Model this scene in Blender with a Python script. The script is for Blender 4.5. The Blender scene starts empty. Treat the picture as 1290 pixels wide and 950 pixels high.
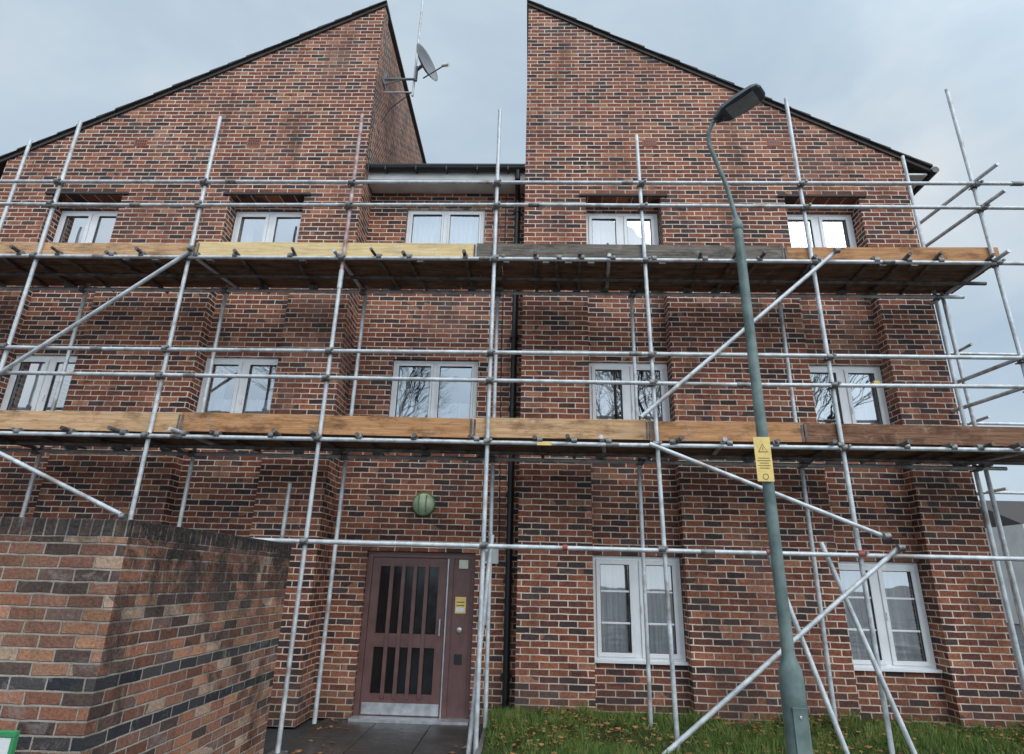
import bpy, math, random
from mathutils import Matrix, Vector
random.seed(7)
scene=bpy.context.scene
COL=scene.collection
rad=math.radians
# ------------------------------------------------------------------ node helpers
class NT:
    def __init__(s,name):
        s.m=bpy.data.materials.new(name); s.m.use_nodes=True
        s.t=s.m.node_tree; s.t.nodes.clear()
        s.out=s.n('ShaderNodeOutputMaterial')
    def n(s,typ,**kw):
        x=s.t.nodes.new(typ)
        for k,v in kw.items(): setattr(x,k,v)
        return x
    def l(s,a,b): s.t.links.new(a,b)
    def setin(s,sock,v):
        if isinstance(v,bpy.types.NodeSocket): s.l(v,sock)
        elif v is not None: sock.default_value=v
    def math(s,op,a,b=None,c=None,clamp=False):
        x=s.n('ShaderNodeMath',operation=op,use_clamp=clamp)
        s.setin(x.inputs[0],a); s.setin(x.inputs[1],b)
        if c is not None: s.setin(x.inputs[2],c)
        return x.outputs[0]
    def mix(s,f,a,b,blend='MIX'):
        x=s.n('ShaderNodeMix',data_type='RGBA',blend_type=blend)
        s.setin(x.inputs[0],f); s.setin(x.inputs[6],a); s.setin(x.inputs[7],b)
        return x.outputs[2]
    def fmix(s,f,a,b):
        x=s.n('ShaderNodeMix',data_type='FLOAT')
        s.setin(x.inputs[0],f); s.setin(x.inputs[2],a); s.setin(x.inputs[3],b)
        return x.outputs[0]
    def mr(s,v,a,b,c=0.0,d=1.0,smooth=False):
        x=s.n('ShaderNodeMapRange')
        if smooth: x.interpolation_type='SMOOTHSTEP'
        s.setin(x.inputs[0],v); s.setin(x.inputs[1],a); s.setin(x.inputs[2],b); s.setin(x.inputs[3],c); s.setin(x.inputs[4],d)
        return x.outputs[0]
    def noise(s,vec,scale,detail=2,rough=.55,dist=0):
        x=s.n('ShaderNodeTexNoise'); s.setin(x.inputs['Vector'],vec)
        x.inputs['Scale'].default_value=scale; x.inputs['Detail'].default_value=detail
        x.inputs['Roughness'].default_value=rough; x.inputs['Distortion'].default_value=dist
        return x.outputs[0]
    def scalev(s,vec,sc):
        x=s.n('ShaderNodeMapping'); s.l(vec,x.inputs[0]); x.inputs['Scale'].default_value=sc
        return x.outputs[0]
    def ramp(s,f,stops,interp='LINEAR'):
        x=s.n('ShaderNodeValToRGB'); r=x.color_ramp; r.interpolation=interp
        while len(r.elements)<len(stops): r.elements.new(0.5)
        for e,(p,c) in zip(r.elements,stops):
            e.position=p; e.color=(c[0],c[1],c[2],1)
        s.setin(x.inputs[0],f); return x.outputs[0]
    def pos(s):
        return s.n('ShaderNodeNewGeometry').outputs['Position']
    def bsdf(s,color,rough=.6,metal=0,bump=None,bdist=.01,bstr=.6,spec=.5):
        b=s.n('ShaderNodeBsdfPrincipled')
        s.setin(b.inputs['Base Color'],color if isinstance(color,bpy.types.NodeSocket) else (*color,1))
        s.setin(b.inputs['Roughness'],rough); s.setin(b.inputs['Metallic'],metal)
        b.inputs['Specular IOR Level'].default_value=spec
        if bump is not None:
            k=s.n('ShaderNodeBump'); k.inputs['Strength'].default_value=bstr; k.inputs['Distance'].default_value=bdist
            s.l(bump,k.inputs['Height']); s.l(k.outputs[0],b.inputs['Normal'])
        s.l(b.outputs[0],s.out.inputs[0]); return b
def c4(c): return (c[0],c[1],c[2],1)

def brick_mat(name,stops,mortar,wall=False):
    t=NT(name)
    g=t.n('ShaderNodeNewGeometry'); P=g.outputs['Position']
    sp=t.n('ShaderNodeSeparateXYZ'); t.l(P,sp.inputs[0])
    sn=t.n('ShaderNodeSeparateXYZ'); t.l(g.outputs['True Normal'],sn.inputs[0])
    gx=t.math('GREATER_THAN',t.math('ABSOLUTE',sn.outputs[0]),.5)
    wn0=t.math('SUBTRACT',t.noise(P,7,1),.5)
    u=t.math('ADD',t.fmix(gx,sp.outputs[0],sp.outputs[1]),20.0)
    u=t.math('ADD',u,t.math('MULTIPLY',wn0,.014))
    z=t.math('ADD',sp.outputs[2],t.math('MULTIPLY',wn0,-.012))
    v=t.math('DIVIDE',z,.075); row=t.math('FLOOR',v)
    half=t.math('MULTIPLY',t.math('FLOORED_MODULO',row,2.0),.5)
    uu=t.math('ADD',t.math('DIVIDE',u,.225),half)
    wid=.225
    fv=t.math('FRACT',v)
    dv=t.math('MULTIPLY',t.math('MINIMUM',fv,t.math('SUBTRACT',1.0,fv)),.075)
    if wall:
        top=t.math('GREATER_THAN',z,1.838)
        uu=t.fmix(top,uu,t.math('DIVIDE',u,.075)); wid=t.fmix(top,.225,.075)
        row=t.fmix(top,row,99.0)
        dv=t.fmix(top,dv,t.math('ABSOLUTE',t.math('SUBTRACT',z,1.840)))
    col=t.math('FLOOR',uu); fu=t.math('FRACT',uu)
    du=t.math('MULTIPLY',t.math('MINIMUM',fu,t.math('SUBTRACT',1.0,fu)),wid)
    d=t.math('MINIMUM',du,dv)
    fine0=t.noise(P,44,2 if wall else 1,.7)
    d=t.math('ADD',d,t.math('MULTIPLY',t.math('SUBTRACT',fine0,.5),.006))
    mask=t.mr(d,.0046,.0074,0,1) if not wall else t.mr(d,.0042,.0076,0,1)
    cv=t.n('ShaderNodeCombineXYZ'); t.l(col,cv.inputs[0]); t.l(row,cv.inputs[1]); t.setin(cv.inputs[2],t.math('MULTIPLY',gx,57.0))
    wn=t.n('ShaderNodeTexWhiteNoise',noise_dimensions='3D'); t.l(cv.outputs[0],wn.inputs[0])
    big=t.noise(P,.8,3,.65)
    bias=t.math('MULTIPLY',t.math('SUBTRACT',big,.5),.5)
    val=t.math('ADD',wn.outputs[0],bias,clamp=True)
    bc=t.ramp(val,stops,'CONSTANT')
    sc=t.n('ShaderNodeSeparateColor'); t.l(wn.outputs[1],sc.inputs[0])
    br=t.fmix(sc.outputs[1],.80,1.22)
    fine=t.mr(fine0,.25,.75,.64,1.36)
    br=t.math('MULTIPLY',br,fine)
    cc=t.n('ShaderNodeCombineColor')
    for i in range(3): t.l(br,cc.inputs[i])
    bc=t.mix(1.0,bc,cc.outputs[0],'MULTIPLY')
    st=t.noise(t.scalev(P,(1.6,1.6,.5)),1.3,4,.7)
    mvar=t.mr(st,.3,.7,1.12,.55)
    cm=t.n('ShaderNodeCombineColor')
    for i in range(3): t.l(mvar,cm.inputs[i])
    mc=t.mix(1.0,c4(mortar),cm.outputs[0],'MULTIPLY')
    if wall:
        b1=t.math('COMPARE',row,13.0,.4); b2=t.math('COMPARE',row,9.0,.4)
        bb=t.math('MAXIMUM',b1,b2)
        bb=t.math('MAXIMUM',bb,t.math('MULTIPLY',top,.75))
        bc=t.mix(bb,bc,t.mix(sc.outputs[2],(.025,.028,.036,1),(.08,.07,.07,1)))
    colr=t.mix(mask,mc,bc)
    if wall:
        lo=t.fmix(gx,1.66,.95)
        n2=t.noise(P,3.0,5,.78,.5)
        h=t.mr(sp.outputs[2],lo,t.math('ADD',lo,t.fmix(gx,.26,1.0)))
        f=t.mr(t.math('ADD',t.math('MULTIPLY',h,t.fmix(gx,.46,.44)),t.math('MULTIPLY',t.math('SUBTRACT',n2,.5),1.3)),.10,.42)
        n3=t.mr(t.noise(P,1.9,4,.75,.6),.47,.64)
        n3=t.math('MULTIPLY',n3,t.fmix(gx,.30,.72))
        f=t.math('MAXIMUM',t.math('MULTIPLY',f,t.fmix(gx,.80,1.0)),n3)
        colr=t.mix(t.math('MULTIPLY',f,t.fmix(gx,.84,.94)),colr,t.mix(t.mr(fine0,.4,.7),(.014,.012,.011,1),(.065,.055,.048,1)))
        e=t.mr(n2,.56,.70,0,.52)
        colr=t.mix(t.math('MULTIPLY',e,t.math('SUBTRACT',1.0,t.math('MULTIPLY',f,.75))),colr,(.46,.40,.36,1))
        moss=t.math('MULTIPLY',t.mr(n2,.44,.34,0,.35),t.math('SUBTRACT',1.0,gx))
        colr=t.mix(moss,colr,(.16,.14,.075,1))
        t.bsdf(colr,.85,0,t.math('ADD',mask,fine0),.008,.9,spec=.25)
    else:
        colr=t.mix(t.mr(st,.52,.76,0,.5),colr,(.055,.038,.033,1))
        basetone=t.mr(t.math('ADD',sp.outputs[2],t.math('MULTIPLY',big,.8)),.35,1.1,.55,0)  # facade blends to dark brown towards its foot, edge broken by noise
        colr=t.mix(basetone,colr,(.075,.058,.042,1))
        e=t.mr(big,.56,.74,0,.20)
        colr=t.mix(e,colr,(.38,.29,.25,1))
        t.bsdf(colr,.85,0,spec=.2)
    return t.m

def simple(name,c,rough=.5,metal=0,var=.15,scale=8,bump=0,spec=.5,c2=None):
    t=NT(name); P=t.pos(); n=t.noise(P,scale,3,.6)
    a=tuple(x*(1-var) for x in c); b=tuple(min(1,x*(1+var)) for x in c) if c2 is None else c2
    k=t.mix(t.mr(n,.3,.7),c4(a),c4(b))
    t.bsdf(k,t.mr(n,.3,.7,max(.05,rough-.08),min(1,rough+.08)),metal,n if bump else None,bump or .01,.5,spec)
    return t.m
def wood(name,c,dark,stain=.65):
    t=NT(name); P=t.pos()
    g=t.noise(t.scalev(P,(1.2,22,26)),1.6,4,.65,.8)
    k=t.mix(t.mr(g,.35,.68),c4(dark),c4(c))
    st=t.noise(t.scalev(P,(1.6,3,5)),1.9,5,.7)
    k=t.mix(t.mr(st,.48,.66,0,stain),k,c4(tuple(x*.35 for x in dark)))
    k=t.mix(t.mr(t.noise(P,6,3,.7),.58,.72,0,.35),k,(.42,.37,.31,1))
    t.bsdf(k,.8,spec=.2); return t.m
M={}
M['brick']=brick_mat('facade_brick',[(0,(.068,.042,.041)),(.12,(.125,.052,.041)),(.27,(.20,.072,.047)),(.44,(.255,.090,.053)),(.60,(.165,.063,.047)),(.72,(.295,.112,.064)),(.86,(.092,.058,.054)),(.93,(.34,.15,.09))],(.78,.66,.54))
M['wallbrick']=brick_mat('garden_wall_brick',[(0,(.10,.065,.055)),(.12,(.20,.09,.06)),(.32,(.33,.145,.09)),(.5,(.26,.125,.085)),(.66,(.40,.20,.12)),(.82,(.17,.105,.085)),(.90,(.46,.31,.22))],(.52,.45,.38),True)
M['tile']=simple('roof_tile',(.055,.047,.044),.8,0,.35,9)
M['upvc']=simple('white_upvc',(.82,.83,.84),.35,0,.05,5)
M['fascia']=simple('white_fascia',(.62,.62,.60),.5,0,.15,3)
M['black']=simple('black_plastic',(.018,.018,.02),.4,0,.2,6)
M['room']=simple('room_interior',(.16,.14,.12),.9)
def curtain_mat():
    t=NT('curtain_cloth'); P=t.pos(); n=t.noise(t.scalev(P,(14,14,.6)),2,3)
    k=t.mix(t.mr(n,.3,.7),(.42,.44,.46,1),(.72,.73,.74,1)); t.bsdf(k,.9,0,spec=.1); return t.m
M['net']=curtain_mat()
def glass_mat():
    t=NT('window_glass'); P=t.pos()
    tr=t.n('ShaderNodeBsdfTransparent'); tr.inputs[0].default_value=(.85,.88,.88,1)
    gl=t.n('ShaderNodeBsdfGlossy'); gl.inputs['Color'].default_value=(.95,.97,1,1); gl.inputs['Roughness'].default_value=.01
    b=t.n('ShaderNodeBump'); b.inputs['Strength'].default_value=.08; b.inputs['Distance'].default_value=.02
    t.l(t.noise(P,2.5,1),b.inputs['Height']); t.l(b.outputs[0],gl.inputs['Normal'])
    mx=t.n('ShaderNodeMixShader')
    lw=t.n('ShaderNodeLayerWeight'); lw.inputs[0].default_value=.5
    t.l(t.mr(lw.outputs['Facing'],0,1,.30,.95),mx.inputs[0]); t.l(tr.outputs[0],mx.inputs[1]); t.l(gl.outputs[0],mx.inputs[2])
    t.l(mx.outputs[0],t.out.inputs[0]); return t.m
M['glass']=glass_mat()
M['door']=simple('brown_door_paint',(.150,.076,.070),.42,0,.2,6)
M['doorglass']=simple('dark_door_glass',(.01,.01,.011),.12)
M['alu']=simple('brushed_aluminium',(.55,.56,.58),.38,.6,.2,12)
def galv():
    t=NT('galvanised_tube'); P=t.pos()
    n=t.noise(P,7,4,.7); n2=t.noise(P,2.3,3,.7)
    k=t.mix(t.mr(n,.3,.7),(.38,.40,.42,1),(.76,.79,.80,1))
    k=t.mix(t.mr(n2,.56,.70,0,.75),k,(.22,.16,.12,1))
    t.bsdf(k,t.mr(n,.3,.7,.38,.6),.25); return t.m
M['galv']=galv()
M['galvred']=simple('red_marked_steel',(.42,.14,.12),.5,.1,.5,10,c2=(.62,.52,.52))
M['coupler']=simple('steel_coupler',(.16,.155,.15),.55,.5,.4,14,c2=(.36,.35,.34))
M['rustbar']=simple('weathered_transom_steel',(.07,.06,.055),.6,.3,.4,9,c2=(.22,.20,.19))
M['redpaint']=simple('worn_red_paint',(.34,.07,.06),.6,0,.4,20)
M['w_yellow']=wood('pine_board_new',(.86,.68,.39),(.68,.48,.23),.30)
M['w_orange']=wood('scaffold_board_orange',(.62,.33,.16),(.37,.18,.08),.8)
M['w_pale']=wood('scaffold_board_pale',(.72,.47,.27),(.46,.26,.13),.75)
M['w_grey']=wood('scaffold_board_weathered',(.26,.225,.19),(.11,.095,.08))
M['w_brown']=wood('scaffold_board_brown',(.33,.17,.10),(.15,.075,.045),.8)
M['deck']=wood('deck_board',(.30,.19,.12),(.12,.072,.048))
M['lampgreen']=simple('column_paint_green',(.10,.160,.150),.5,.1,.35,5,c2=(.20,.26,.245))
M['lampgrey']=simple('lantern_grey',(.07,.08,.09),.45,.2,.2,8)
M['lens']=simple('lantern_lens',(.30,.32,.33),.2)
M['yellow']=simple('yellow_sign_face',(.82,.60,.20),.5,0,.12,14)
M['signink']=simple('faded_sign_ink',(.26,.18,.06),.6,0,.3,20)
M['white']=simple('white_paint',(.78,.79,.78),.5,0,.08,8)
M['cream']=simple('cream_plastic',(.68,.69,.56),.45)
M['lampdisc']=simple('green_tinted_diffuser',(.48,.60,.38),.4,0,.2,10,c2=(.68,.70,.50))
M['green']=simple('green_plastic',(.05,.28,.11),.4)
M['terracotta']=simple('terracotta',(.32,.10,.06),.8,0,.2)
M['dish']=simple('dish_grey',(.20,.21,.22),.5,.2,.15)
M['bark']=simple('bark',(.06,.05,.04),.9,0,.3,6)

# ------------------------------------------------------------------ mesh builder
class MB:
    def __init__(s): s.v=[];s.f=[];s.mi=[];s.mats=[];s.sm=[]
    def m(s,k):
        if k not in s.mats: s.mats.append(k)
        return s.mats.index(k)
    def add(s,vs,fs,k,smooth=False):
        o=len(s.v); s.v+= [tuple(x) for x in vs]; i=s.m(k)
        for f in fs: s.f.append([a+o for a in f]); s.mi.append(i); s.sm.append(smooth)
    def box(s,x0,x1,y0,y1,z0,z1,k,M4=None):
        vs=[(x0,y0,z0),(x1,y0,z0),(x1,y1,z0),(x0,y1,z0),(x0,y0,z1),(x1,y0,z1),(x1,y1,z1),(x0,y1,z1)]
        if M4 is not None: vs=[M4@Vector(v) for v in vs]
        s.add(vs,[(0,3,2,1),(4,5,6,7),(0,1,5,4),(1,2,6,5),(2,3,7,6),(3,0,4,7)],k)
    def prism(s,pts,y0,y1,k):
        n=len(pts); vs=[(x,y0,z) for x,z in pts]+[(x,y1,z) for x,z in pts]
        fs=[list(range(n)),list(range(2*n-1,n-1,-1))]
        for i in range(n):
            j=(i+1)%n; fs.append((i,i+n,j+n,j))
        s.add(vs,fs,k)
    def tube(s,p,q,r,k,r2=None,n=10,cap=True):
        p=Vector(p);q=Vector(q);d=(q-p).normalized(); r2=r if r2 is None else r2
        a=d.orthogonal().normalized(); b=d.cross(a); vs=[]
        for c,rr in ((p,r),(q,r2)):
            for i in range(n):
                t=2*math.pi*i/n; vs.append(c+a*math.cos(t)*rr+b*math.sin(t)*rr)
        s.add(vs,[(i,(i+1)%n,(i+1)%n+n,i+n) for i in range(n)],k,True)
        if cap: s.add(vs,[list(range(n-1,-1,-1)),list(range(n,2*n))],k)
    def poly(s,pts,rs,k,n=10):
        for i in range(len(pts)-1): s.tube(pts[i],pts[i+1],rs[i],k,rs[i+1],n)
    def lathe(s,c,axis,prof,k,n=20):
        c=Vector(c);d=Vector(axis).normalized();a=d.orthogonal().normalized();b=d.cross(a);vs=[]
        for (r,h) in prof:
            for i in range(n):
                t=2*math.pi*i/n; vs.append(c+d*h+(a*math.cos(t)+b*math.sin(t))*r)
        fs=[]
        for j in range(len(prof)-1):
            for i in range(n): fs.append((j*n+i,j*n+(i+1)%n,(j+1)*n+(i+1)%n,(j+1)*n+i))
        s.add(vs,fs,k,True)
    def obj(s,name,parent=None,bevel=0):
        me=bpy.data.meshes.new(name); me.from_pydata(s.v,[],s.f)
        for k in s.mats: me.materials.append(M[k])
        me.polygons.foreach_set('material_index',s.mi); me.polygons.foreach_set('use_smooth',s.sm); me.update()
        o=bpy.data.objects.new(name,me); COL.objects.link(o)
        if parent: o.parent=parent
        if bevel:
            b=o.modifiers.new('b','BEVEL'); b.width=bevel; b.segments=2; b.limit_method='ANGLE'
        return o
def empty(name):
    o=bpy.data.objects.new(name,None); COL.objects.link(o); return o

# ------------------------------------------------------------------ building
YP=7.60; YR=7.80; YC=8.10; YB=16.0
bld=empty('apartment_building')
XL0,XL1,XR0,XR1=-8.42,-2.64,-.14,5.57
ZT=7.15
slopeR=.562
APX=11.06
w=MB()
def gable(side):
    if side=='R': e,r=XR1,XR0
    else: e,r=XL0,XL1
    ze=APX-slopeR*abs(e-r)
    pts=[(e,ZT),(e,ze),(r,APX),(r,ZT)] if side=='R' else [(r,ZT),(r,APX),(e,ze),(e,ZT)]
    w.prism(pts,YP,YR+.05,'brick')
    return ze
zeR=gable('R'); zeL=gable('L')
holesZ=[(.74,1.97),(3.30,4.57),(5.80,7.03)]
recR=[(.78,1.90),(3.74,4.83)]
recL=[(-7.50,-6.38),(-4.68,-3.52)]
def block(x0,x1,recs):
    xs=[x0]
    for a,b in recs: xs+=[a,b]
    xs.append(x1)
    for i in range(0,len(xs),2):
        w.box(xs[i],xs[i+1],YP,YR+.05,0,ZT,'brick')
    for a,b in recs:
        zs=[0]
        for z0,z1 in holesZ: zs+=[z0,z1]
        zs.append(ZT+.1)
        for i in range(0,len(zs),2):
            w.box(a,b,YR if zs[i]<7 else YR+.051,YR+.25,zs[i],zs[i+1],'brick')
        w.box(a,b,YR,YR+.05,7.03,ZT-.002,'brick')
block(XR0,XR1,recR); block(XL0,XL1,recL)
zb=YR+.05
def sidewall(xa,xb,ztop): w.box(xa,xb,zb,YB,0,ztop,'brick')
sidewall(XL1-.25,XL1,APX-.25*slopeR)
sidewall(XR0,XR0+.25,APX-.25*slopeR)
sidewall(XL0,XL0+.25,zeL); sidewall(XR1-.25,XR1,zeR)
w.box(XL0,XR1,YB,YB+.25,0,7.0,'brick')
cx0,cx1=XL1,XR0
DX0,DX1,DZ=-2.14,-.70,1.97
w.box(cx0,DX0,YC,YC+.25,0,DZ,'brick'); w.box(DX1,cx1,YC,YC+.25,0,DZ,'brick')
w.box(cx0,cx1,YC,YC+.25,DZ,3.35,'brick')
CZ=[(3.35,4.68),(6.05,7.28)]
for z0,z1 in CZ:
    w.box(cx0,-2.04,YC,YC+.25,z0,z1,'brick'); w.box(-.78,cx1,YC,YC+.25,z0,z1,'brick')
w.box(cx0,cx1,YC,YC+.25,4.68,6.05,'brick'); w.box(cx0,cx1,YC,YC+.25,7.28,7.75,'brick')
w.obj('brick_walls',bld)
hd=MB()
for a,b in recR+recL: hd.box(a-.10,b+.10,YP-.035,YP-.002,ZT+.0,ZT+.035,'tile')
hd.obj('bay_head_drips',bld,.003)
a=MB()
for x in (-4.48,-6.32,1.79,3.71):
    a.box(x-.11,x+.11,YP-.004,YP+.01,8.08,8.21,'terracotta')
    for i in range(5):
        for j in range(2): a.box(x-.085+i*.037,x-.065+i*.037,YP-.006,YP-.003,8.10+j*.055,8.14+j*.055,'black')
a.obj('air_bricks',bld)
r=MB()
def roof(e,rr,sgn,ze):
    ov=.40; n=22
    x_r=rr-sgn*.03; x_e=e+sgn*ov
    def zz(x): return APX-slopeR*abs(x-rr)*(1 if (x-rr)*sgn>0 else -1)
    p=[(x_r,zz(x_r)+.005),(x_e,zz(x_e)+.005),(x_e,zz(x_e)+.05),(x_r,zz(x_r)+.05)]
    if sgn<0: p=p[::-1]
    r.prism(p,YP-.02,YB+.3,'tile')
    L=abs(x_e-x_r)/n
    for i in range(n):
        xa=x_r+sgn*L*i; xb=x_r+sgn*L*(i+1.05)
        za,zb_=zz(xa),zz(xb); dz=random.uniform(-.006,.010)
        q=[(xa,za+.052),(xb,zb_+.052),(xb,zb_+.084+dz),(xa,za+.064+dz)]
        if sgn<0: q=q[::-1]
        r.prism(q,YP-.05-random.random()*.014,YP+.25,'tile')
    q=[(x_r,zz(x_r)-.025),(x_e,zz(x_e)-.025),(x_e,zz(x_e)+.004),(x_r,zz(x_r)+.004)]
    if sgn<0: q=q[::-1]
    r.prism(q,YP-.03,YP-.003,'tile')
roof(XR1,XR0,1,zeR); roof(XL0,XL1,-1,zeL)
ye=APX-slopeR*(XR1+.4-XR0)
r.box(XR1+.003,XR1+.36,YP+.02,YB,ye-.05,ye-.02,'fascia')
r.tube((XR1+.44,YP-.06,ye-.01),(XR1+.44,YB,ye-.01),.055,'black')
r.add([(cx0+.003,7.72,7.80),(cx1-.003,7.72,7.80),(cx1-.003,YB,9.4),(cx0+.003,YB,9.4),(cx0+.003,7.72,7.75),(cx1-.003,7.72,7.75),(cx1-.003,YB,9.35),(cx0+.003,YB,9.35)],
 [(0,1,2,3),(7,6,5,4),(0,4,5,1),(1,5,6,2),(2,6,7,3),(3,7,4,0)],'tile')
r.obj('roof',bld)
g=MB()
g.box(cx0+.004,cx1-.004,7.745,7.765,7.56,7.745,'fascia')
g.box(cx0+.004,cx1-.004,7.766,YC-.003,7.56,7.575,'fascia')
n=8
for i in range(n):
    a0=math.pi+math.pi*i/n; a1=math.pi+math.pi*(i+1)/n
    y0,z0=7.685+.06*math.cos(a0),7.74+.06*math.sin(a0); y1,z1=7.685+.06*math.cos(a1),7.74+.06*math.sin(a1)
    g.add([(cx0+.01,y0,z0),(cx1-.01,y0,z0),(cx1-.01,y1,z1),(cx0+.01,y1,z1)],[(0,1,2,3)],'black')
g.box(cx0-.02,cx1+.0,7.615,7.628,7.74,7.765,'black')
for i in range(5): g.box(cx0+.3+i*.48,cx0+.32+i*.48,7.62,7.745,7.665,7.75,'black')
g.poly([(-.26,7.69,7.70),(-.26,7.72,7.55),(-.26,8.02,7.38),(-.26,8.03,7.2)],[.04]*4,'black')
g.tube((-.26,8.03,7.2),(-.26,8.03,.12),.042,'black')
for z in (.5,1.6,2.7,3.9,5.0,6.1,7.15):
    g.tube((-.26,8.03,z),(-.26,8.03,z+.07),.052,'black'); g.box(-.33,-.19,8.06,8.095,z+.01,z+.05,'black')
g.obj('gutter_and_downpipe',bld)

def window(x0,x1,z0,z1,y,kind,idx):
    m=MB(); F=.055; d0,d1=y,y+.07
    m.box(x0,x1,d0,d1,z0,z0+F,'upvc'); m.box(x0,x1,d0,d1,z1-F,z1,'upvc')
    m.box(x0,x0+F,d0,d1,z0+F,z1-F,'upvc'); m.box(x1-F,x1,d0,d1,z0+F,z1-F,'upvc')
    xm=(x0+x1)/2
    m.box(xm-.035,xm+.035,d0,d1,z0+F,z1-F,'upvc')
    m.box(x0-.004,x1+.004,d0-.09,d0-.002,z0-.035+.03,z0+.030,'upvc')
    for (a,b) in ((x0+F,xm-.035),(xm+.035,x1-F)):
        s=.048; e0=d0-.018; e1=d0+.045; zz0=z0+F; zz1=z1-F
        a+=.002;b-=.002;zz0+=.002;zz1-=.002
        if kind=='c' : s=.03
        m.box(a,b,e0,e1,zz0,zz0+s,'upvc'); m.box(a,b,e0,e1,zz1-s,zz1,'upvc')
        m.box(a,a+s,e0,e1,zz0+s,zz1-s,'upvc'); m.box(b-s,b,e0,e1,zz0+s,zz1-s,'upvc')
        for q in ((a+s,b-s,zz0+s,zz0+s+.006),(a+s,b-s,zz1-s-.006,zz1-s),(a+s,a+s+.006,zz0+s+.006,zz1-s-.006),(b-s-.006,b-s,zz0+s+.006,zz1-s-.006)):
            m.box(q[0],q[1],e0+.01,e0+.03,q[2],q[3],'black')
        if kind=='g':
            for t in (.34,.67):
                zb_=zz0+(zz1-zz0)*t
                m.box(a+s+.006,b-s-.006,e0+.014,e0+.024,zb_-.011,zb_+.011,'upvc')
    m.box(xm+.045,xm+.058,d0-.04,d0-.02,(z0+z1)/2-.06,(z0+z1)/2+.03,'upvc')
    m.obj('window_frame',bld,.004)
    gl=MB()
    rr=random.Random(idx*13+5)
    for (a,b) in ((x0+F,xm),(xm,x1-F)):
        t1,t2=rr.uniform(-.004,.004),rr.uniform(-.004,.004); yy=d0+.016
        gl.add([(a,yy+t1,z0+F),(b,yy-t1,z0+F),(b,yy-t1+t2,z1-F),(a,yy+t1+t2,z1-F)],[(0,1,2,3)],'glass')
    gl.obj('window_glass',bld)
    cu=MB()
    def curt(a,b,yy,amp,fold,zb0,zt0):
        n=max(6,int((b-a)/.012)); ph=rr.random()*6
        vs=[];fs=[]
        for i in range(n+1):
            x=a+(b-a)*i/n
            yv=yy+amp*math.sin(x*fold+ph+1.3*math.sin(x*9+ph))
            vs+=[(x,yv,zb0),(x+.004*math.sin(x*31),yv*1.0+.006,zt0)]
        for i in range(n): fs.append((2*i,2*i+2,2*i+3,2*i+1))
        cu.add(vs,fs,'net',True)
    mode=rr.choice([0,1,2]) if kind!='g' else 3
    if mode==0: curt(x0+.02,x1-.02,y+.17,.022,75,z0,z1)
    elif mode==1:
        curt(x0+.02,x0+.25+rr.random()*.2,y+.17,.028,80,z0,z1); curt(x1-.25-rr.random()*.15,x1-.02,y+.17,.028,80,z0,z1)
    elif mode==3:
        curt(x0+.02,xm-.10,y+.17,.03,62,z0,z1); curt(xm+.04,x1-.06,y+.17,.03,70,z0,z1)
    else: curt(x0+.02,x1-.02,y+.17,.018,60,z0,z0+(z1-z0)*.55); curt(x0+.02,x0+.22,y+.22,.028,80,z0,z1)
    cu.obj('curtain',bld)
idx=0
for recs in (recR,recL):
    for (a,b) in recs:
        for i,(z0,z1) in enumerate(holesZ):
            window(a+.006,b-.006,z0+.004,z1-.004,YR+.045,'g' if i==0 else 's',idx); idx+=1
for z0,z1 in CZ: window(-2.035,-.785,z0+.004,z1-.004,YC+.05,'c',idx); idx+=1
rm=MB()
for (x0,x1) in ((XL0+.26,XL1-.26),(XL1+.01,XR0-.01),(XR0+.26,XR1-.26)):
    for z in (0.02,2.55,5.05,7.4): rm.box(x0,x1,8.36,11,z,z+.1,'room')
    rm.box(x0,x1,11.01,11.1,0,7.5,'room')
rm.obj('interior_rooms',bld)
d=MB(); Y=YC+.10
d.box(DX0+.003,DX0+.07,Y-.03,Y+.06,0.0,DZ-.003,'door'); d.box(DX0+.07,DX1-.003,Y-.03,Y+.06,DZ-.075,DZ-.003,'door')
d.box(-1.05,-.99,Y-.03,Y+.06,0,DZ-.075,'door'); d.box(DX1-.05,DX1-.003,Y-.03,Y+.06,0,DZ-.075,'door')
d.box(-1.067,-1.052,Y-.045,Y+.02,0.02,DZ-.08,'alu')
d.box(-.99,DX1-.05,Y-.005,Y+.04,0,DZ-.075,'door')
lx0,lx1=DX0+.074,-1.07
lz0,lz1=.03,DZ-.08
Y1=Y-.012
d.box(lx0,lx0+.105,Y1,Y1+.05,lz0,lz1,'door'); d.box(lx1-.115,lx1,Y1,Y1+.05,lz0,lz1,'door')
d.box(lx0+.105,lx1-.115,Y1,Y1+.05,lz1-.11,lz1,'door'); d.box(lx0+.105,lx1-.115,Y1,Y1+.05,.80,.96,'door'); d.box(lx0+.105,lx1-.115,Y1,Y1+.05,lz0,.27,'door')
d.box(lx0+.105,lx1-.115,Y1+.03,Y1+.04,.27,.80,'doorglass'); d.box(lx0+.105,lx1-.115,Y1+.03,Y1+.04,.96,lz1-.11,'doorglass')
gw=(lx1-.115)-(lx0+.105)
for i in range(1,5):
    x=lx0+.105+gw*i/5
    d.box(x-.024,x+.024,Y1-.015,Y1+.028,.22,lz1-.08,'door')
d.box(lx0+.02,lx1-.02,Y1-.004,Y1-.001,.04,.17,'alu')
d.tube((lx1-.06,Y1-.05,.95),(lx1-.06,Y1-.05,1.15),.012,'alu'); d.tube((lx1-.06,Y1,.97),(lx1-.06,Y1-.05,.97),.01,'alu'); d.tube((lx1-.06,Y1,1.13),(lx1-.06,Y1-.05,1.13),.01,'alu')
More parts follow.
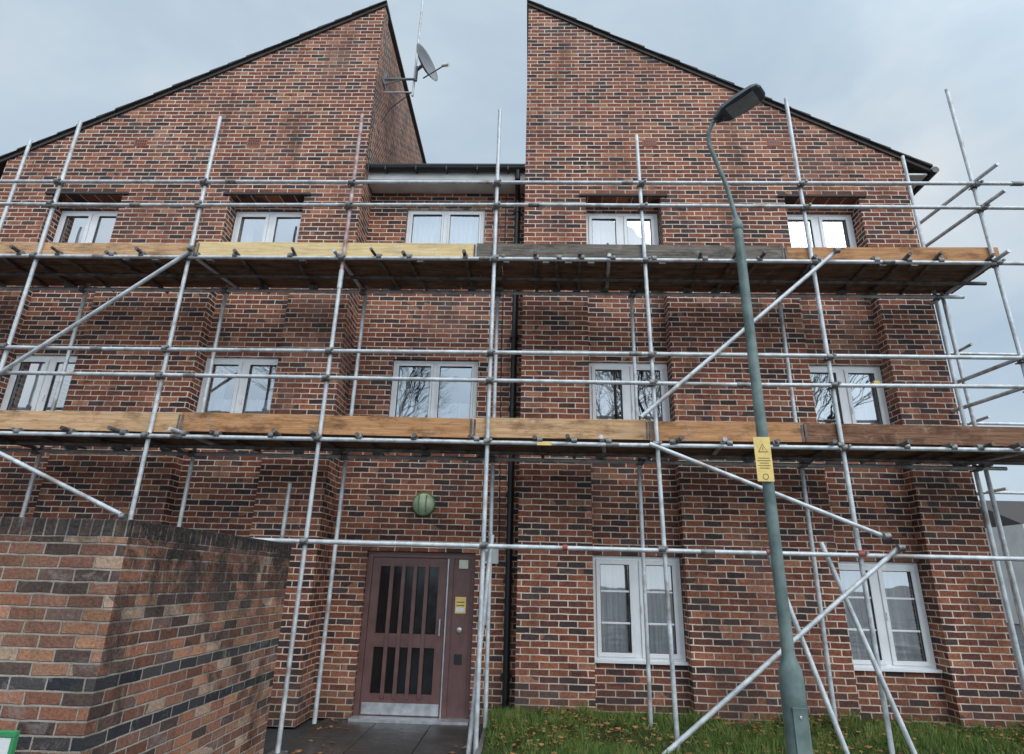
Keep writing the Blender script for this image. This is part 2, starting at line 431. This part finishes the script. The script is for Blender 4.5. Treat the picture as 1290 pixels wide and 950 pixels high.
d.box(-.95,-.81,Y-.009,Y-.006,1.22,1.42,'yellow'); d.box(-.93,-.83,Y-.011,Y-.0095,1.35,1.36,'black'); d.box(-.93,-.83,Y-.011,Y-.0095,1.31,1.32,'black'); d.box(-.935,-.825,Y-.011,Y-.0095,1.24,1.29,'white')
d.lathe((-.88,Y-.006,1.02),(0,-1,0),[(.035,0),(.035,.012),(.02,.02),(0,.02)],'alu')
d.box(-.93,-.83,Y-.012,Y-.006,.62,.74,'black')
d.box(DX0,DX1,YC-.12,Y+.06,-.01,.025,'alu')
d.obj('entrance_door',bld,.003)
pn=MB()
pn.box(-.60,-.40,YC-.03,YC-.003,1.84,2.02,'white')
pn.box(-.585,-.50,YC-.0335,YC-.031,1.87,1.99,'lens')
pn.box(-.63,-.53,YC-.05,YC-.003,1.10,1.50,'alu')
for i in range(6): pn.box(-.61,-.55,YC-.053,YC-.0505,1.14+i*.055,1.17+i*.055,'white')
pn.box(-.92,-.80,YC+.066,YC+.0695,1.77,1.88,'cream')
pn.obj('notice_and_intercom_panel',bld,.003)
wl=MB()
c=(-1.43,YC-.003,2.58)
wl.lathe(c,(0,-1,0),[(.155,0),(.160,.03),(.145,.05)],'green'); wl.lathe(c,(0,-1,0),[(.145,.045),(.138,.08),(.10,.12),(.05,.14),(0,.145)],'lampdisc')
for t in (-.05,.05): wl.box(-1.43+t-.006,-1.43+t+.006,YC-.15,YC-.08,2.47,2.69,'green')
wl.obj('bulkhead_wall_light')
cb=MB()
cb.poly([(-2.60,7.59,9.3),(-2.6,7.59,8.2),(-2.58,7.59,7.4)],[.008]*3,'black',6)
cb.poly([(-.45,YC-.01,7.5),(-.45,YC-.01,4.9),(-.40,YC-.01,2.1)],[.007]*3,'black',6)
cb.obj('wall_cables',bld)

# ------------------------------------------------------------------ dish + aerial
ds=empty('satellite_dish')
m=MB()
m.box(XL1+.002,XL1+.02,7.93,8.07,9.70,9.98,'dish')
m.tube((XL1,8.0,9.84),(-2.08,8.0,9.84),.022,'dish'); m.tube((XL1+.01,8.0,9.72),(-2.3,8.0,9.84),.012,'dish')
m.tube((-2.08,8.0,9.80),(-2.08,8.0,10.12),.022,'dish')
m.obj('wall_bracket',ds)
m=MB(); ax=Vector((.90,-.40,.22)).normalized(); cen=Vector((-1.97,7.97,10.13))
m.lathe(cen,ax,[(0,0),(.1,.008),(.2,.032),(.29,.07),(.325,.09),(.33,.085),(.29,.06),(.2,.02),(.1,-.004),(0,-.012)],'dish',28)
m.obj('reflector',ds)
m=MB(); lnb=cen+ax*.42+Vector((.03,0,-.28))
m.tube(cen+Vector((.02,0,-.30)),lnb,.012,'dish'); m.tube(lnb-ax*.04+Vector((0,0,.02)),lnb+ax*.09+Vector((0,0,-.04)),.028,'cream')
m.tube(cen-ax*.02,Vector((-2.08,8.0,10.05)),.03,'dish')
m.obj('receiver_arm',ds)
m=MB()
m.tube((-2.12,8.03,9.5),(-2.10,8.03,12.6),.019,'galv')
m.poly([(-2.12,8.03,9.86),(-2.12,8.03,9.6),(-2.5,8.1,9.3),(-2.63,8.1,9.0)],[.008]*4,'black',6)
m.tube((XL1+.002,8.03,9.58),(-2.12,8.03,9.58),.014,'galv')
for i in range(6): m.tube((-2.35,7.5+i*.16,12.45),(-1.85,7.5+i*.16,12.45),.005,'galv',n=6)
m.tube((-2.1,7.4,12.45),(-2.1,8.4,12.45),.01,'galv')
m.obj('television_aerial')

# ------------------------------------------------------------------ scaffolding
sc=empty('scaffolding'); T=MB(); K=MB(); R_=.0242
YO,YI=6.5,7.33
def jit(a=.012): return random.uniform(-a,a)
def coupler(x,y,z,along='x',red=False):
    k='coupler'
    K.tube((x,y,z-.035),(x,y,z+.035),.036,k,n=8)
    dy=-.052
    K.tube((x-.035,y+dy,z),(x+.035,y+dy,z),.036,'redpaint' if red else k,n=8)
    K.tube((x+.045,y-.09,z+.012),(x+.045,y+.03,z+.012),.009,k,n=6); K.box(x+.032,x+.058,y-.10,y-.08,z,z+.026,k)
    K.tube((x-.045,y-.07,z-.03),(x-.045,y+.03,z-.03),.009,k,n=6)
polesO=[(-8.32,7.6),(-6.35,7.56),(-4.37,7.64),(-2.395,7.68),(-.485,7.76),(1.38,7.33),(3.42,7.95),(5.60,8.1)]
leans=[0,0,-.02,0,0,-.06,-.02,-.03]
for (x,zt),ln in zip(polesO,leans):
    if x==-2.395:
        T.tube((x,YO,.02),(x+.003,YO,3.1),R_,'galv'); T.tube((x+.003,YO,3.1),(x+.005,YO,5.2),R_,'galv'); T.tube((x+.005,YO,5.2),(x+.008,YO,zt),R_,'galvred')
        K.tube((x+.005,YO,5.0),(x+.005,YO,5.25),.031,'galv')
    else: T.tube((x-ln,YO,.02),(x+ln*.3,YO,zt),R_,'galv')
    K.box(x-ln-.075,x-ln+.075,YO-.075,YO+.075,.0,.02,'coupler')
polesI=[(-8.3,5.5),(-7.88,7.96),(-6.3,5.5),(-4.28,5.5),(-2.33,5.5),(-.47,5.6),(1.36,5.5),(3.34,5.5),(5.42,7.68)]
for x,zt in polesI: T.tube((x+jit(.02),YI,.1),(x+jit(.02),YI,zt),R_,'galv')
T.tube((5.62,YI+.05,.1),(5.55,YI+.05,5.6),R_,'galv')
T.tube((-3.0,YI,.02),(-2.99,YI,2.72),R_,'galv')
XA,XB=-10.4,6.9
YL=YO-.052
rails=[(6.53,XA,XB),(6.18,XA,XB),(5.405,XA,XB+.2),(4.16,XA,XB),(3.82,XA,XB),(3.10,XA,XB),(1.985,-3.35,XB)]
for i,(z,a,b) in enumerate(rails):
    x=a; zc=z+jit(.015)
    while x<b:
        L=random.choice([4.9,6.4,5.2]); e=min(b,x+L); z2=z+jit(.02)
        T.tube((x,YL,zc),(e,YL,z2),R_,'galv')
        if e<b: K.tube((e-.07,YL,z2),(e+.07,YL,z2),.031,'coupler',n=8)
        x=e; zc=z2
    for (px,zt) in polesO:
        if px>a: coupler(px,YO,z,'x',red=(i==6 and random.random()<.4))
for z in (5.36,3.06):
    T.tube((XA,YI-.05,z),(5.75,YI-.05,z),R_,'galv')
    T.tube((XA,YI-.45,z+.02),(5.75,YI-.45,z-.01),R_,'rustbar')
    for x,zt in polesI: coupler(x,YI,z)
for x in (.35,2.45): K.tube((x,YL,1.98),(x+.05,YL,1.98),.031,'redpaint',n=8)
for z in (5.443,3.143):
    x=-10.2
    while x<5.75:
        sk=jit(.10)
        T.tube((x+sk,YO-.07-random.random()*.15,z-.002+jit(.004)),(x-sk,YI+.08+random.random()*.12,z-.002),R_*(1 if random.random()<.8 else .8),'galv' if random.random()<.22 else 'rustbar',n=8)
        K.tube((x-.03,YL,z-.022),(x+.03,YL,z-.022),.04,'coupler',n=8)
        if random.random()<.55: K.box(x-.05,x+.05,YI-.10,YI+.0,z-.06,z-.01,'coupler')
        if random.random()<.5: K.box(x+.08,x+.16,YO+.02,YO+.09,z-.05,z-.0,'rustbar')
        x+=random.choice([.28,.38,.5,.62,.70])
for z in (6.60,6.22,4.2,3.86): T.tube((5.66,6.15,z),(5.50,7.62,z+.01),R_,'galv')
T.tube((5.55,6.2,5.42),(5.55,7.6,5.42),R_,'galv')
def diag(p,q,y=YO+.055): T.tube((p[0],y,p[1]),(q[0],y+.01,q[1]),R_,'galv'); K.tube((q[0]-.03,y-.03,q[1]),(q[0]+.03,y-.03,q[1]),.038,'coupler',n=8)
yd=YO-.11
diag((-7.6,2.65),(-4.28,5.47),yd); diag((-7.9,3.66),(-4.35,2.19),yd)
diag((1.22,3.39),(3.66,5.50),yd); diag((1.30,3.09),(3.66,2.16),yd); diag((1.22,.09),(3.78,2.05),yd)
T.tube((2.52,6.55,1.95),(2.99,6.32,.03),R_,'galv'); T.tube((3.08,6.56,2.1),(3.62,6.35,.03),R_,'galv')
T.tube((-.56,6.56,.02),(-.40,6.56,2.1),R_,'galv')
for (x,y) in ((7.1,9.4),(7.1,11.6),(6.1,9.4),(8.6,11.6)): T.tube((x,y,0),(x,y,6.6),R_,'galv')
for z in (3.1,3.85,4.2,5.4): T.tube((5.7,9.4,z),(10,9.45,z),R_,'galv'); T.tube((7.05,9.0,z),(7.05,14,z),R_,'galv')
T.obj('tubes',sc); K.obj('couplers_and_base_plates',sc)
D=MB()
for zt_ in (5.475,3.175):
    for i in range(4):
        y0=6.60+i*.205; x=-10.3
        while x<5.6:
            e=min(5.72 if zt_>5 else 6.6,x+random.choice([3.9,3.0,2.4,3.6]))
            dz=random.uniform(0,.006)
            D.box(x+.004,e-.004,y0,y0+.20+jit(.002),zt_-.004+dz,zt_+.034+dz,'deck'); x=e
D.obj('deck_boards',sc,.003)
B=MB()
def toe(x0,x1,z0,k,h=.225):
    tl=jit(.012); x0+=.004;x1-=.004
    vs=[(x0,YO+.030,z0-tl),(x1,YO+.030,z0+tl),(x1,YO+.066,z0+tl),(x0,YO+.066,z0-tl),(x0,YO+.030,z0-tl+h),(x1,YO+.030,z0+tl+h),(x1,YO+.066,z0+tl+h),(x0,YO+.066,z0-tl+h)]
    B.add(vs,[(0,3,2,1),(4,5,6,7),(0,1,5,4),(1,2,6,5),(2,3,7,6),(3,0,4,7)],k)
toe(-10.3,-4.32,5.445,'w_pale',.20); toe(-4.32,-.72,5.445,'w_yellow',.225); toe(-.72,3.12,5.445,'w_grey',.225); toe(3.12,5.72,5.445,'w_orange',.21)
toe(-10.3,-4.05,3.165,'w_pale',.225); toe(-4.05,-.66,3.165,'w_orange',.225); toe(-.66,1.33,3.165,'w_pale',.23); toe(1.33,3.05,3.165,'w_orange',.225); toe(3.05,6.7,3.165,'w_brown',.22)
B.box(5.68,5.72,6.62,7.42,5.51,5.71,'w_brown')
for x,z in ((-4.32,5.445),(-.72,5.445),(3.12,5.445),(-4.05,3.165),(-.66,3.165),(1.33,3.165),(3.05,3.165)):
    for s in (-1,1): B.box(x+s*.022-.012,x+s*.022+.012,YO+.026,YO+.0285,z+.01,z+.205,'rustbar')
B.obj('toe_boards',sc,.003)
G=MB()
for x,z in ((-6.2,3.08),(.15,3.08),(-8,3.1)): G.box(x-.08,x+.08,YL-.03,YL-.025,z-.02,z+.02,'yellow')
G.box(4.50,4.58,7.50,7.55,4.18,4.24,'yellow')
G.obj('board_tags',sc)

# ------------------------------------------------------------------ garden wall
gw_=MB()
gw_.box(-9.0,-2.50,3.75,3.975,0,1.95,'wallbrick'); gw_.box(-2.725,-2.50,3.975,6.42,0,1.95,'wallbrick')
gw_.obj('brick_garden_wall',None,.008)

# ------------------------------------------------------------------ street lamp
sl=empty('street_lamp'); m=MB(); y=4.8; bx=1.905
m.lathe((bx,y,0),(0,0,1),[(.085,0),(.085,1.02),(.078,1.08),(.062,1.13),(.050,1.16),(.046,1.2)],'lampgreen',24)
m.tube((bx,y,1.16),(bx-.012,y,4.80),.046,'lampgreen',.041,n=20)
m.lathe((bx-.012,y,4.76),(0,0,1),[(.041,0),(.05,.01),(.05,.06),(.035,.10),(.026,.13)],'lampgreen',20)
m.obj('column',sl)
m=MB(); m.box(bx-.05,bx+.05,y-.088,y-.06,.35,.85,'lampgreen'); m.box(bx-.008,bx+.008,y-.095,y-.085,.78,.80,'alu'); m.obj('access_door',sl,.004)
m=MB(); pts=[(bx-.012,y,4.86),(bx-.07,y,5.25),(bx-.155,y,5.58),(bx-.195,y-.0,5.74),(bx-.195,y-.02,5.86),(bx-.16,y-.05,5.95),(bx-.10,y-.09,6.0)]
m.poly(pts,[.021]*7,'lampgreen',12)
for p in pts[1:-1]: m.lathe(p,(0,0,1),[(0,-.021),(.015,-.015),(.021,0),(.015,.015),(0,.021)],'lampgreen',10)
m.obj('bracket_arm',sl)
p0=Vector((bx-.14,y-.05,5.99)); p1=Vector((2.09,4.46,6.05)); dx=(p1-p0).normalized(); up=Vector((0,0,1)); side=dx.cross(up).normalized(); up=side.cross(dx)
m=MB(); secs=[(0,.035,.03),(.06,.06,.045),(.12,.105,.05),(.26,.125,.05),(.42,.125,.045),(.47,.105,.03),(.49,.06,.015)]
vs=[];fs=[]
for (s_,wd,h) in secs:
    c=p0+dx*s_
    for (a_,b_) in ((-1,-.5),(-.8,-.9),(.8,-.9),(1,-.5),(.85,.6),(.4,1),(-.4,1),(-.85,.6)): vs.append(c+side*wd*a_+up*h*b_)
for j in range(len(secs)-1):
    for i in range(8): fs.append((j*8+i,j*8+(i+1)%8,(j+1)*8+(i+1)%8,(j+1)*8+i))
fs+= [list(range(7,-1,-1)),list(range((len(secs)-1)*8,len(secs)*8))]
m.add(vs,fs,'lampgrey'); m.obj('lantern_housing',sl,.003)
m=MB()
q=[p0+dx*a_+side*b_-up*.0475 for a_,b_ in ((.15,-.09),(.42,-.09),(.42,.09),(.15,.09))]
m.add([*q,*[v+up*.01 for v in q]],[(0,1,2,3),(4,7,6,5),(0,4,5,1),(1,5,6,2),(2,6,7,3),(3,7,4,0)],'lens')
m.lathe(p0+dx*.07-up*.03,-up,[(.025,0),(.025,.03),(.0,.035)],'black',12); m.obj('lens',sl)
ws=empty('warning_sign'); m=MB(); sx=1.865; sy=y-.062
m.box(sx-.066,sx+.066,sy,sy+.004,2.43,2.79,'yellow'); m.obj('plate',ws,.002)
m=MB(); yy=sy-.002
m.add([(sx-.040,yy,2.665),(sx+.040,yy,2.665),(sx,yy,2.735)],[(0,1,2)],'signink'); m.add([(sx-.030,yy-.001,2.671),(sx+.030,yy-.001,2.671),(sx,yy-.001,2.722)],[(0,1,2)],'yellow')
m.box(sx-.003,sx+.003,yy-.003,yy-.0015,2.68,2.705,'signink')
for i,wd in enumerate((.045,.05,.035,.048,.04)): m.box(sx-wd,sx+wd,yy-.001,yy,2.62-i*.02-.005,2.62-i*.02,'signink')
m.lathe((sx,yy,2.47),(0,-1,0),[(.024,0),(.024,.001),(.019,.001),(.019,0)],'signink')
m.obj('lettering',ws)
m=MB()
for z in (2.47,2.75): m.tube((bx-.005,y,z),(bx-.005,y,z+.015),.052,'alu',n=20)
m.obj('straps',ws)

# ------------------------------------------------------------------ grounds
def asphalt(name,c,sc_=40,r0=.55,r1=.9):
    t=NT(name); P=t.pos(); n=t.noise(P,sc_,3,.7); b=t.noise(P,.9,4,.6)
    k=t.mix(t.mr(n,.3,.7),c4(tuple(x*.6 for x in c)),c4(tuple(x*1.5 for x in c)))
    k=t.mix(t.mr(b,.4,.7,0,.5),k,c4(tuple(x*.45 for x in c)))
    t.bsdf(k,t.mr(b,.4,.65,r0,r1),0,n,.006,.6,.4); return t.m
M['asphalt']=asphalt('asphalt',(.055,.055,.056)); M['path']=asphalt('wet_paving',(.062,.057,.052),30,.25,.6)
M['pave']=asphalt('pavement',(.16,.155,.145),30)
def soil():
    t=NT('lawn_soil'); P=t.pos(); n=t.noise(P,14,4,.7); k=t.mix(t.mr(n,.35,.65),(.045,.034,.02,1),(.055,.08,.022,1)); t.bsdf(k,.95,0,n,.02,.8,.1); return t.m
M['soil']=soil()
def vegm(name,stops,sc_):
    t=NT(name); P=t.pos(); n=t.noise(P,sc_,2,.6); k=t.ramp(n,stops); t.bsdf(k,.75,0,spec=.2); return t.m
M['grass']=vegm('grass',[(.3,(.05,.085,.02)),(.5,(.11,.175,.04)),(.7,(.23,.25,.08))],5)
M['leafm']=vegm('dead_leaf',[(.3,(.10,.045,.018)),(.45,(.28,.13,.05)),(.6,(.44,.24,.10)),(.75,(.15,.075,.04))],31)
m=MB(); m.add([(-600,-600,-.03),(600,-600,-.03),(600,600,-.03),(-600,600,-.03)],[(0,1,2,3)],'asphalt'); m.obj('ground')
m=MB()
for i in range(3):
    for j in range(14):
        m.box(-2.45+i*.66,-2.45+i*.66+.652,YC-.002-(j+1)*.45+.004,YC-.002-j*.45,-.03,-.004+random.uniform(-.002,.002),'path')
m.obj('footpath',None,.004)
def lz(x,y): return .06+.15*max(0,min(1,(y-5.2)/2.4))+.02*math.sin(x*2.1)+.015*math.sin(x*5+y*4)
m=MB(); nx,ny=90,36; X0,X1,Y0,Y1_=-.42,9.5,4.4,8.2
vs=[(X0+(X1-X0)*i/nx,Y0+(Y1_-Y0)*j/ny,lz(X0+(X1-X0)*i/nx,Y0+(Y1_-Y0)*j/ny)) for j in range(ny+1) for i in range(nx+1)]
m.add(vs,[(j*(nx+1)+i,j*(nx+1)+i+1,(j+1)*(nx+1)+i+1,(j+1)*(nx+1)+i) for j in range(ny) for i in range(nx)],'soil',True); m.obj('lawn')
m=MB(); m.box(-.47,-.422,4.4,8.09,-.03,.12,'pave'); m.obj('path_edging_kerb',None,.005)
m=MB(); vs=[];fs=[]
rg=random.Random(3)
def blade(x,yv,h,lean):
    a_=rg.uniform(0,6.28); wv=.0035; z=lz(x,yv)-.005
    ca,sa=math.cos(a_),math.sin(a_); lx,ly=rg.uniform(-lean,lean),rg.uniform(-lean,lean)
    o=len(vs); vs.extend([(x-ca*wv,yv-sa*wv,z),(x+ca*wv,yv+sa*wv,z),(x+lx*.5+ca*wv*.7,yv+ly*.5+sa*wv*.7,z+h*.6),(x+lx,yv+ly,z+h)])
    fs.extend([(o,o+1,o+2),(o,o+2,o+3)])
for i in range(42000):
    x=rg.uniform(-.40,8); yv=rg.uniform(5.6,7.58)
    cl_=math.sin(x*3.1+yv*2)+math.sin(x*1.3-yv*4.1)
    if cl_+rg.uniform(-1.6,1.6)<-.9: continue
    blade(x,yv,rg.uniform(.03,.085)*(1.0+max(0,cl_)*.6),.05)
for i in range(190):
    cx_=rg.uniform(-.35,6.5); cy_=7.56-abs(rg.gauss(0,.5)); hh=rg.uniform(.08,.18)
    for j in range(22): blade(cx_+rg.gauss(0,.025),min(7.58,cy_+rg.gauss(0,.025)),hh*rg.uniform(.5,1.1),.07)
m.add(vs,fs,'grass'); m.obj('grass_blades')
m=MB(); vs=[];fs=[]
for i in range(2300):
    x=rg.uniform(-.35,7.5); yv=7.58-abs(rg.gauss(0,.75))
    if rg.random()<.02: x=rg.choice([rg.uniform(-2.4,-2.0),rg.uniform(-.8,-.5)]); yv=rg.uniform(6,8)
    if yv<5: continue
    if x>-.4 and math.sin(x*2.3+1)+math.sin(x*.9+yv*3)+rg.uniform(-1.5,1.5)<-.6: continue
    z=(lz(x,yv) if x>-.4 else 0)+rg.uniform(.004,.07)*(1 if x>-.4 else .2); s_=rg.uniform(.016,.042); a_=rg.uniform(0,6.28)
    Rm=Matrix.Rotation(a_,3,'Z')@Matrix.Rotation(rg.uniform(-.6,.6),3,'X')
    o=len(vs)
    for p in ((-1,0,.1),(-.35,-.55,0),(.45,-.45,.05),(1,0,.25),(.45,.45,.05),(-.35,.55,0)):
        vs.append(Vector((x,yv,z))+Rm@(Vector(p)*s_))
    fs+=[(o,o+1,o+2,o+3),(o,o+3,o+4,o+5)]
m.add(vs,fs,'leafm'); m.obj('fallen_leaves')
np_=empty('street_nameplate'); m=MB()
m.box(-3.8,-2.64,3.40,3.42,.58,.82,'white'); m.obj('plate',np_,.004)
m=MB(); m.box(-3.82,-2.62,3.395,3.425,.822,.85,'green'); m.box(-3.82,-2.62,3.395,3.425,.55,.578,'green'); m.box(-2.638,-2.62,3.395,3.425,.578,.822,'green'); m.obj('border',np_,.003)
m=MB(); m.box(-3.7,-3.63,3.43,3.50,0,.8,'black'); m.box(-3.0,-2.93,3.43,3.50,0,.8,'black'); m.obj('posts',np_,.004)

# ------------------------------------------------------------------ distant house + trees
h=empty('brick_house'); m=MB()
M['render']=simple('rendered_wall',(.55,.54,.51),.8,0,.12,1)
m.box(27,36,34,42,0,5.2,'render'); m.add([(27,34,5.2),(36,34,5.2),(36,42,5.2),(27,42,5.2),(27,38,7.0),(36,38,7.0)],[(0,1,5,4),(2,3,4,5),(0,4,3),(1,2,5)],'tile')
m.box(31.6,32.3,37.6,38.4,6.6,7.7,'terracotta')
m.obj('walls_and_roof',h)
m=MB()
for x in (28.2,31.2,34):
    for z in (1,3.6): m.box(x,x+1.3,33.95,34.02,z,z+1.2,'upvc'); m.box(x+.1,x+.6,33.93,33.948,z+.1,z+1.1,'doorglass'); m.box(x+.7,x+1.2,33.93,33.948,z+.1,z+1.1,'doorglass')
m.obj('windows',h)
def tree(x,y,H,seed,md=6):
    rt=random.Random(seed); m=MB()
    def br(p,d,L,r,dep):
        q=p+d*L; m.tube(p,q,r,'bark',r*.72,n=6 if dep<3 else 3,cap=False)
        if dep>=md: return
        for i in range(3):
            ax=d.orthogonal().normalized(); ax.rotate(Matrix.Rotation(rt.uniform(0,6.28),3,d))
            nd=d.copy(); nd.rotate(Matrix.Rotation(rt.uniform(.2,.75) if i else rt.uniform(.05,.25),3,ax)); nd.z+=.06; nd.normalize()
            br(q,nd,L*rt.uniform(.68,.88),r*(.7 if i==0 else .5),dep+1)
    br(Vector((x,y,-.03)),Vector((rt.uniform(-.05,.05),0,1)).normalized(),H*.2,H*.018,0)
    m.obj('bare_tree')
tree(-9,-13,18,1,7); tree(-1.5,-15,19,2,7); tree(6.5,-13,18,3,7); tree(15,-16,18,5)

# ------------------------------------------------------------------ world + sun
wd=bpy.data.worlds.new('World'); scene.world=wd; wd.use_nodes=True; nt=wd.node_tree; nt.nodes.clear()
class W(NT):
    def __init__(s,t): s.t=t
t=W(nt)
out=t.n('ShaderNodeOutputWorld'); bg=t.n('ShaderNodeBackground'); sky=t.n('ShaderNodeTexSky'); sky.sky_type='NISHITA'; sky.sun_disc=False
SE=rad(42)
sky.sun_elevation=SE; sky.sun_rotation=rad(150)
tc=t.n('ShaderNodeTexCoord')
v=t.scalev(tc.outputs['Generated'],(1,1,1.7))
n1=t.noise(v,2.0,5,.55,.5)
cl=t.ramp(n1,[(.30,(4.9,6.3,7.7)),(.46,(5.9,7.2,8.4)),(.58,(7.1,8.1,8.9)),(.72,(8.8,9.2,9.5))])
mx=t.mix(.93,sky.outputs[0],cl)
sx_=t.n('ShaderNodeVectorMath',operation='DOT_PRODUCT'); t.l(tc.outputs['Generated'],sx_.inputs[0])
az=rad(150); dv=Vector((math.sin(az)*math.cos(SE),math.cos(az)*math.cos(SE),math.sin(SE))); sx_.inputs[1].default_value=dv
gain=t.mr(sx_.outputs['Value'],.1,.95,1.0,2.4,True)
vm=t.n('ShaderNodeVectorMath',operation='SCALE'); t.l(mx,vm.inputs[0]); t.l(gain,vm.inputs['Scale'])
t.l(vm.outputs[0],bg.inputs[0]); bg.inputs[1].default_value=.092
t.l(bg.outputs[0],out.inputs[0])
sd=bpy.data.lights.new('sun','SUN'); sd.energy=1.15; sd.angle=rad(35); sd.color=(1,.96,.91)
so=bpy.data.objects.new('sun',sd); COL.objects.link(so)
so.rotation_euler=dv.to_track_quat('Z','Y').to_euler()
# ------------------------------------------------------------------ camera
cd=bpy.data.cameras.new('camera'); co=bpy.data.objects.new('camera',cd); COL.objects.link(co)
cd.sensor_fit='HORIZONTAL'; cd.sensor_width=36; cd.lens=36*745/1290; cd.clip_end=2000; cd.clip_start=.05
Rm=Matrix.Rotation(rad(2.0),3,'Z')@Matrix.Rotation(rad(90+18.9),3,'X')@Matrix.Rotation(rad(1.45),3,'Z')
co.matrix_world=Matrix.Translation((0,0,1.65))@Rm.to_4x4()
scene.camera=co
scene.view_settings.view_transform='Standard'; scene.view_settings.look='None'; scene.view_settings.exposure=0
